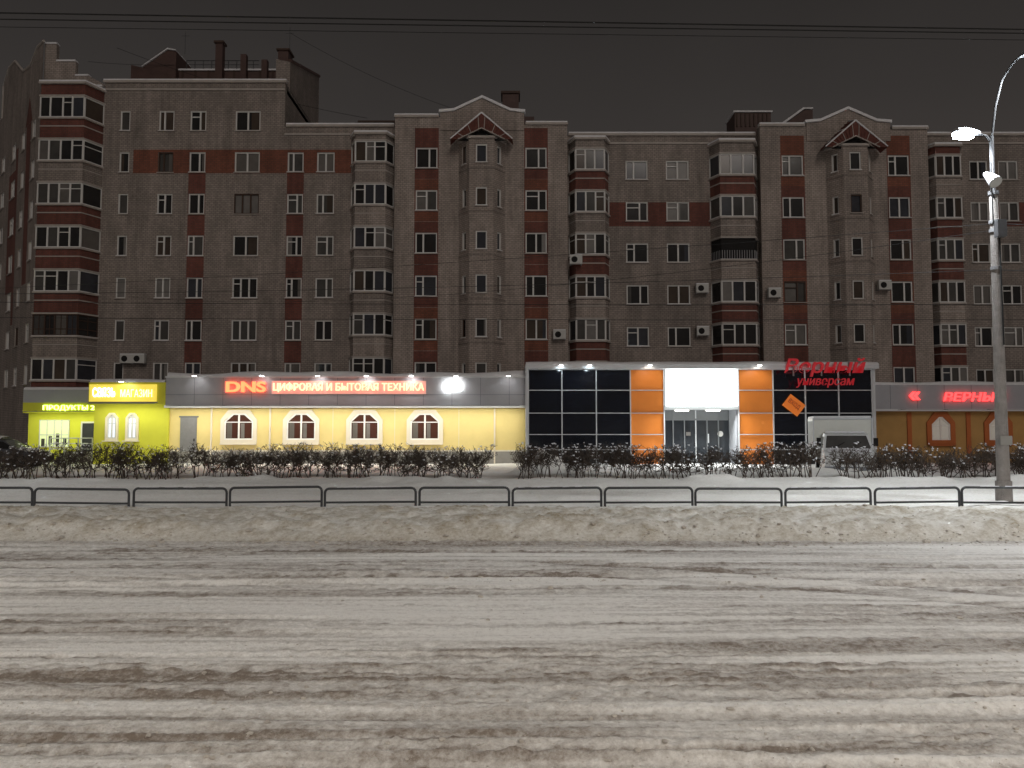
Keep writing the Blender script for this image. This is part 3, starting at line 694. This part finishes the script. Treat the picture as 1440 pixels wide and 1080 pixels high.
# ------------------------------------------------------------------ hedge
hd=MB('hedge'); hd.mi(TWIG); rr_=random.Random(3)
def seg(p,q,r0,r1,n=3,mat=TWIG): hd.tube(p,q,r0,r1,mat,n,caps=False)
def bush(x,y,z,h,wd):
    ns=rr_.randint(4,6)
    for s in range(ns):
        p=V((x+rr_.uniform(-.14,.14),y+rr_.uniform(-.25,.25),z-.05)); a=rr_.uniform(0,6.28); sp=rr_.uniform(.05,.35)
        q=p+V((math.cos(a)*sp*.6,math.sin(a)*sp*.6,rr_.uniform(.16,.5)*h)); seg(p,q,.018,.013,4)
        for j in range(rr_.randint(3,4)):
            a=rr_.uniform(0,6.28); r=rr_.uniform(.1,.34)
            q2=q+V((math.cos(a)*r,math.sin(a)*r*.8,rr_.uniform(.02,.34)*h)); seg(q,q2,.011,.007)
            for k in range(rr_.randint(4,6)):
                a=rr_.uniform(0,6.28); r=rr_.uniform(.06,.24); q3=q2+V((math.cos(a)*r,math.sin(a)*r*.8,rr_.uniform(-.10,.26)*h)); q3.z=min(q3.z,z+h*.97); seg(q2,q3,.008,.006)
                for l in range(3):
                    a=rr_.uniform(0,6.28); r=rr_.uniform(.04,.15); q4=q3+V((math.cos(a)*r,math.sin(a)*r,rr_.uniform(-.06,.17))); q4.z=min(q4.z,z+h*rr_.uniform(.96,1.03)); seg(q3,q4,.006,.004)
                    if rr_.random()<.55:
                        c=q3.lerp(q4,rr_.random()); e=V((rr_.uniform(-1,1),rr_.uniform(-1,1),rr_.uniform(-1,1)))*.03; g=V((rr_.uniform(-1,1),rr_.uniform(-1,1),rr_.uniform(-1,1)))*.03
                        hd.poly([c,c+e,c+e+g,c+g],LEAF)
                    if rr_.random()<(.20 if q4.z>z+h*.8 else .035): 
                        c=q4; s_=rr_.uniform(.012,.045); hd.poly([c+V((-s_,-s_,0)),c+V((s_,-s_*.7,.01)),c+V((s_,s_,.02)),c+V((-s_,s_,.01))],SNOWC)
                        hd.poly([c+V((-s_,-s_,0)),c+V((s_,-s_*.7,.01)),c+V((s_*.6,-s_*.2,-.03))],SNOWC)
x=-24
while x<26:
    gap=(-10.45<x<-10.1) or (-.85<x<.0) or (9.75<x<10.2)
    h=1.10+.04*math.sin(x*.8)+rr_.uniform(-.05,.04)+(.03 if x<-9 else 0)
    if not gap: bush(x,24.8+rr_.uniform(-.2,.2),hz(x,24.8),h,.5)
    x+=rr_.uniform(.27,.42)
hd.build(uv=False)
# ------------------------------------------------------------------ street lamps
LAMPE=emit('lamp_led_face',(.82,.92,1),140,True)
def lampspot(loc,P,parent,col=(.90,.95,1),ang=165,aim=(0,0,-1)):
    d=bpy.data.lights.new('lamp','SPOT'); d.energy=P; d.color=col; d.spot_size=math.radians(ang); d.spot_blend=.5; d.shadow_soft_size=.16
    o=bpy.data.objects.new('lamp_light',d); scene.collection.objects.link(o); o.location=loc; o.rotation_euler=V(aim).to_track_quat('-Z','Y').to_euler(); o.parent=parent
def head(mb,tip,d):
    """flat cobra-type luminaire; tip = joint, d = outward direction"""
    d=V(d).normalized(); s=d.cross(V((0,0,1))).normalized(); u=V((0,0,1)); P=V(tip)
    prof=[(0,.05,.05),(.12,.09,.07),(.45,.15,.08),(.62,.12,.06),(.68,.05,.04)]
    rings=[]
    for l,w,h in prof:
        c=P+d*l; rings.append([c-s*w-u*.02,c+s*w-u*.02,c+s*w*.7+u*h,c-s*w*.7+u*h])
    for a,b in zip(rings[:-1],rings[1:]):
        for k in range(4): mb.poly([a[k],a[(k+1)%4],b[(k+1)%4],b[k]],GALV)
    mb.poly(rings[0],GALV); mb.poly(rings[-1],GALV)
    a=P+d*.22; b=P+d*.6; mb.hexa([a-s*.08-u*.13,a+s*.08-u*.13,b+s*.08-u*.13,b-s*.08-u*.13,a-s*.12-u*.022,a+s*.12-u*.022,b+s*.12-u*.022,b-s*.12-u*.022],LAMPE)
    return P+d*.42-u*.18
def pole(name,x,y,htop,arms,P,extra=False,col=(.90,.95,1)):
    e=empty(name); mb=MB('pole_and_arms'); z0=hz(x,y)-.1
    mb.tube((x,y,z0),(x,y,z0+.55),.17,.165,POLE,16); mb.tube((x,y,z0+.55),(x,y,htop-1.3),.135,.085,POLE,16); mb.tube((x,y,htop-1.3),(x,y,htop),.05,.045,DSTL,12)
    for z in (htop-1.35,htop-2.2): mb.tube((x,y,z),(x,y,z+.08),.11,.11,DSTL,12)
    pts=[]
    for path,dirn in arms:
        mb.path(path,.025,DSTL,8); pts.append(head(mb,path[-1],dirn))
    if extra:
        for z in (6.05,6.25,5.2): mb.tube((x,y,z),(x,y,z+.07),.115,.115,GALV,12); 
        mb.box(x-.09,x+.11,y-.26,y-.12,5.9,6.28,DSTL)
        c=V((x-.26,y-.32,7.2)); q=V((.1,-.6,-.65)).normalized()
        mb.tube(c+V((-.02,.14,.12)),c,.05,.10,GALV,12); mb.tube(c,c+q*.22,.10,.14,GALV,14); mb.tube(c+q*.221,c+q*.23,.13,.13,ACW,14)
        mb.tube((x,y-.05,6.8),(x-.2,y-.25,6.9),.02,.02,DSTL,6); mb.tube((x-.2,y-.25,6.9),c,.02,.02,DSTL,6)
        mb.tube((x+.02,y-.15,3.5),(x+.02,y-.13,6.0),.018,.018,WIRE,5); mb.box(x-.13,x+.13,y-.155,y-.145,1.3,1.5,PLIN)
        mb.tube((x-.1,y-.12,6.2),(x-.16,y-.2,7.6),.015,.015,WIRE,5)
    mb.build(e,uv=False,smooth=False)
    for p in pts: lampspot(p,P,e,col)
PX,PY=10.82,17.0
pole('street_lamp',PX,PY,8.25,[([(PX,PY,8.1),(PX-.12,PY-.02,8.24),(PX-.30,PY-.05,8.28)],(-1,-.2,0)),
     ([(PX,PY,8.15),(PX+.08,PY-.05,8.9),(PX+.22,PY-.1,9.5),(PX+.42,PY-.2,9.85),(PX+.52,PY-.3,9.95)],(.6,-.7,.0))],1500,True)
for (x,y) in ((-22,17.0),(45,17.0)): pole('street_lamp',x,y,8.35,[([(x,y,8.1),(x,y-.3,8.5),(x,y-1.0,8.7)],(0,-1,0))],2600)
for (x,y) in ((-13,-4.5),(9,-4.5)): pole('street_lamp',x,y,8.6,[([(x,y,8.3),(x,y+.4,8.8),(x,y+1.4,9.1)],(0,1,0))],3900,col=(1,.93,.84))
# ------------------------------------------------------------------ wires
wr=MB('overhead_wires'); wr.mi(WIRE)
def wire(a,b,r,sag=.0,n=24):
    a=V(a);b=V(b); P=[]
    for i in range(n+1):
        t=i/n; p=a.lerp(b,t); p.z-=sag*4*t*(1-t); P.append(p)
    for p,q in zip(P[:-1],P[1:]): wr.tube(p,q,r,r,WIRE,5,caps=False)
wire((-30,10,7.62),(30,10,6.62),.010,.0); wire((-30,10.7,7.85),(30,10.7,7.0),.009,0)
wire((-40,10.9,7.95),(40,10.9,6.9),.005,0)
wire((PX,17,6.25),(-60,46,9.5),.006,.6); wire((PX,17,6.1),(-20,40,8.5),.006,.8); wire((PX,17,5.2),(-45,24,6.3),.006,.5)
wire((-50,24,6.0),(50,26,6.1),.009,.35); wire((-50,25,5.6),(50,25,5.4),.008,.3); wire((PX,17,6.25),(60,19,6.4),.009,.4); wire((PX,17,5.2),(60,19,5.4),.009,.4)
wire((-28,53,28.5),(-10,52,23.0),.014,.5); wire((-15.3,51.5,28.8),(-2,51,22.6),.012,.5); wire((-30,53,27.5),(-24,53.5,27.5),.012,.1)
wr.build(uv=False)
# ------------------------------------------------------------------ vehicles
def car(name,x,y,rot,col,z=-.33,L=4.3,W=1.72,Ht=1.42,snow=True):
    e=empty(name); paint=plain(name+'_paint',col,.35,.1,2,spec=.6); b=MB('body')
    hl=L/2
    def arch(cx,r=.36,n=7): return [(cx+r*math.cos(t),.28+r*math.sin(t)*.95) for t in np.linspace(math.pi,0,n)]
    low=[(-hl,.32),(-hl+.05,.22)]+arch(-hl+.82)+arch(hl-.85)+[(hl-.04,.22),(hl,.42),(hl-.03,.66),(hl-.25,.76),(hl-1.05,.88),(-hl+.45,.93),(-hl+.08,.88),(-hl,.6)]
    def pr(pts,w0,w1,zsplit,mat):
        A=[(p[0],-(w1 if p[1]>zsplit else w0)/2,p[1]) for p in pts]; B=[(p[0],(w1 if p[1]>zsplit else w0)/2,p[1]) for p in pts]
        b.poly(A,mat); b.poly(B[::-1],mat)
        for i in range(len(pts)): j=(i+1)%len(pts); b.poly([A[i],A[j],B[j],B[i]],mat)
    pr(low,W,W-.12,.7,paint)
    cab=[(hl-1.0,.89),(hl-1.75,Ht-.06),(hl-2.1,Ht),(-hl+1.15,Ht-.02),(-hl+.85,Ht-.08),(-hl+.35,.93)]
    A=[(p[0],-(W/2-.09 if p[1]<1 else W/2-.25),p[1]) for p in cab]; B=[(a[0],-a[1],a[2]) for a in A]
    b.poly(A,paint); b.poly(B[::-1],paint)
    for i in range(6): j=(i+1)%6; b.poly([A[i],A[j],B[j],B[i]],paint if i in (1,2,3) else GL[0])
    for sg in (-1,1):
        def sp(px,pz,o=.006):
            t=(pz-.91)/(Ht-.91); return (px,sg*(W/2-.09-.16*t+o+.012),pz)
        b.poly([sp(hl-1.15,.95),sp(hl-1.75,Ht-.12),sp(hl-2.2,Ht-.1),sp(hl-2.2,.95)],GL[0])
        b.poly([sp(hl-2.28,.95),sp(hl-2.28,Ht-.1),sp(-hl+1.2,Ht-.1),sp(-hl+.7,.97)],GL[0])
        for wx in (-hl+.82,hl-.85):
            b.tube((wx,sg*(W/2-.2),.3),(wx,sg*(W/2-.01),.3),.31,.31,TYRE,18); b.tube((wx,sg*(W/2-.012),.3),(wx,sg*(W/2+.005),.3),.18,.17,GALV,12)
        b.box(hl-.2,hl-.005,sg*(W/2-.42)-.13,sg*(W/2-.42)+.13,.58,.72,ACW); b.box(-hl-.01,-hl+.1,sg*(W/2-.3)-.14,sg*(W/2-.3)+.14,.62,.8,plain('tail_lamp',(.3,.01,.01),.3))
        b.box(hl-1.35,hl-1.2,sg*(W/2+.0)-.1,sg*(W/2+.0)+.1,.95,1.07,paint)
    b.box(hl-.02,hl+.03,-W/2+.1,W/2-.1,.3,.5,DARK)
    b.build(e,uv=False,bevel=.035)
    if snow:
        s=MB('snow_cover')
        def layer(prof,w,th):
            ny=7; base=len(s.v); s.mi(SNOWC)
            for j in range(ny):
                f=j/(ny-1); yy=(f-.5)*w
                for px,pz in prof: s.v.append((px+random.uniform(-.03,.03),yy,pz+th*(math.sin(math.pi*f)**.35 if 0<f<1 else 0)*random.uniform(.85,1.15)+.004))
            k=len(prof)
            for j in range(ny-1):
                for i in range(k-1): a=base+j*k+i; s.f.append((a,a+1,a+k+1,a+k)); s.m.append(0)
        layer([(-hl+.9,Ht-.1),(-hl+1.2,Ht),(-hl+1.7,Ht+.01),(hl-2.2,Ht+.01),(hl-1.9,Ht-.02)],W-.4,.13)
        layer([(hl-1.05,.88),(hl-.8,.86),(hl-.4,.8),(hl-.12,.72)],W-.2,.10)
        layer([(-hl+.05,.88),(-hl+.2,.9),(-hl+.4,.93)],W-.25,.10)
        s.build(e,uv=False,smooth=True)
    e.location=(x,y,z); e.rotation_euler=(0,0,math.radians(rot)); return e
car('parked_car',-25.6,38.5,8,(.05,.05,.06),L=4.4)
def truck(x,y,rot):
    e=empty('box_truck'); b=MB('body'); wp_=plain('truck_white_paint',(.62,.63,.62),.45,.12,1.5)
    tarp=plain('truck_box_panel',(.66,.67,.62),.6,.12,1.2)
    prof=[(-2.55,.35),(-2.62,.55),(-2.58,.92),(-2.35,1.06),(-1.85,1.16),(-1.25,1.74),(-1.0,1.80),(-.15,1.80),(-.15,.35)]
    W=.92
    def wx(z): return W if z<1.15 else W-.16*(z-1.15)/.8
    A=[(-wx(z),y_,z) for y_,z in prof]; B=[(wx(z),y_,z) for y_,z in prof]
    b.poly(A,wp_); b.poly(B[::-1],wp_)
    for i in range(len(prof)): j=(i+1)%len(prof); b.poly([A[i],A[j],B[j],B[i]],wp_)
    def ws(t,s,o=.012): 
        y_=-1.85+.6*t; z=1.16+.58*t; return (s*(wx(z)-.09),y_-o,z+o)
    b.poly([ws(.1,-1),ws(.1,1),ws(.92,1),ws(.92,-1)],GL[1])
    for s in (-1,1):
        b.poly([(s*(wx(1.2)+.008),-1.6,1.22),(s*(wx(1.66)+.008),-1.25,1.66),(s*(wx(1.66)+.008),-.35,1.66),(s*(wx(1.2)+.008),-.35,1.22)],GL[0])
        b.box(s*(W+.12)-.08,s*(W+.12)+.08,-1.55,-1.45,1.3,1.62,DARK); b.tube((s*W*.95,-1.5,1.35),(s*(W+.12),-1.5,1.4),.015,.015,DARK,5)
        b.box(s*.66-.17,s*.66+.17,-2.64,-2.56,.62,.84,ACW)
        for wy,r in ((-1.95,.34),(1.75,.34)):
            b.tube((s*.72,wy,.34),(s*.91,wy,.34),r,r,TYRE,20); b.tube((s*.905,wy,.34),(s*.925,wy,.34),.18,.16,GALV,12)
    b.box(-.42,.42,-2.63,-2.57,.66,.84,DARK)
    for k in range(3): b.box(-.4,.4,-2.645,-2.632,.68+k*.055,.7+k*.055,GALV)
    b.box(-.95,.95,-2.74,-2.60,.34,.54,FASD); b.box(-.26,.26,-2.755,-2.742,.38,.49,WFR)
    for s in (-.3,.3): b.tube((s-.25,-1.9,1.2),(s+.2,-1.62,1.46),.012,.012,DARK,5)
    b.box(-.4,.4,-.15,3.0,.45,.62,DARK); b.build(e,uv=False,bevel=.03)
    c=MB('cargo_box'); c.box(-1.12,1.12,-.05,3.0,.72,2.42,tarp)
    for xx in (-1.12,1.12): c.box(xx-.03,xx+.03,-.09,-.051,.72,2.42,MUL)
    c.box(-1.09,1.09,-.085,-.051,2.35,2.42,MUL); c.box(-1.09,1.09,-.085,-.051,.72,.80,MUL)
    for k in range(1,6):
        for xx in (-1.135,1.135): c.box(xx-.012,xx+.012,k*.52-.02,k*.52+.02,.8,2.3,MUL)
    c.box(-1.1,1.1,-.03,2.98,2.424,2.50,SNOWC); c.build(e,uv=False,bevel=.025)
    s=MB('snow_cover'); s.hexa([(-.8,-2.35,1.08),(.8,-2.35,1.08),(.8,-1.9,1.17),(-.8,-1.9,1.17),(-.74,-2.3,1.13),(.74,-2.3,1.13),(.74,-1.92,1.23),(-.74,-1.92,1.23)],SNOWC)
    s.box(-.72,.72,-1.0,-.2,1.805,1.87,SNOWC); s.build(e,uv=False,bevel=.03)
    e.location=(x,y,-.36); e.rotation_euler=(0,0,math.radians(rot))
truck(13.65,31.8,-17)
# ------------------------------------------------------------------ world, overcast city glow, camera
w=bpy.data.worlds.new('World'); scene.world=w; w.use_nodes=True; nt=w.node_tree; bg=nt.nodes['Background']
tc=nd(nt,'ShaderNodeTexCoord'); sep=nd(nt,'ShaderNodeSeparateXYZ'); nt.links.new(tc.outputs['Generated'],sep.inputs[0])
cr=nd(nt,'ShaderNodeValToRGB'); cr.color_ramp.elements[0].position=0; cr.color_ramp.elements[0].color=(.078,.066,.060,1)
cr.color_ramp.elements[1].position=.6; cr.color_ramp.elements[1].color=(.017,.0155,.0148,1)
e2=cr.color_ramp.elements.new(.38); e2.color=(.036,.032,.030,1)
nt.links.new(sep.outputs['Z'],cr.inputs[0])
nz=nd(nt,'ShaderNodeTexNoise'); nz.inputs['Scale'].default_value=2.5; nz.inputs['Detail'].default_value=5; nt.links.new(tc.outputs['Generated'],nz.inputs['Vector'])
mr=nd(nt,'ShaderNodeMapRange'); mr.inputs[3].default_value=.8; mr.inputs[4].default_value=1.2; nt.links.new(nz.outputs['Fac'],mr.inputs[0])
nt.links.new(cr.outputs[0],bg.inputs['Color']); nt.links.new(mr.outputs[0],bg.inputs['Strength'])
sd_=bpy.data.lights.new('sun','SUN'); sd_.energy=.50; sd_.angle=math.radians(25); sd_.color=(1,.90,.82)
so=bpy.data.objects.new('facade_fill_sun',sd_); scene.collection.objects.link(so); so.rotation_euler=V((-.25,1,-.6)).to_track_quat('-Z','Y').to_euler()  # dim sun added from behind the camera to light the facade evenly
cd=bpy.data.cameras.new('Camera'); cam=bpy.data.objects.new('Camera',cd); scene.collection.objects.link(cam)
cd.sensor_width=36; cd.lens=27; cd.clip_end=3000; cam.location=(0,0,1.7); cam.rotation_euler=(math.radians(93.18),0,0)
scene.camera=cam
scene.view_settings.view_transform='Standard'; scene.view_settings.look='None'; scene.view_settings.exposure=0
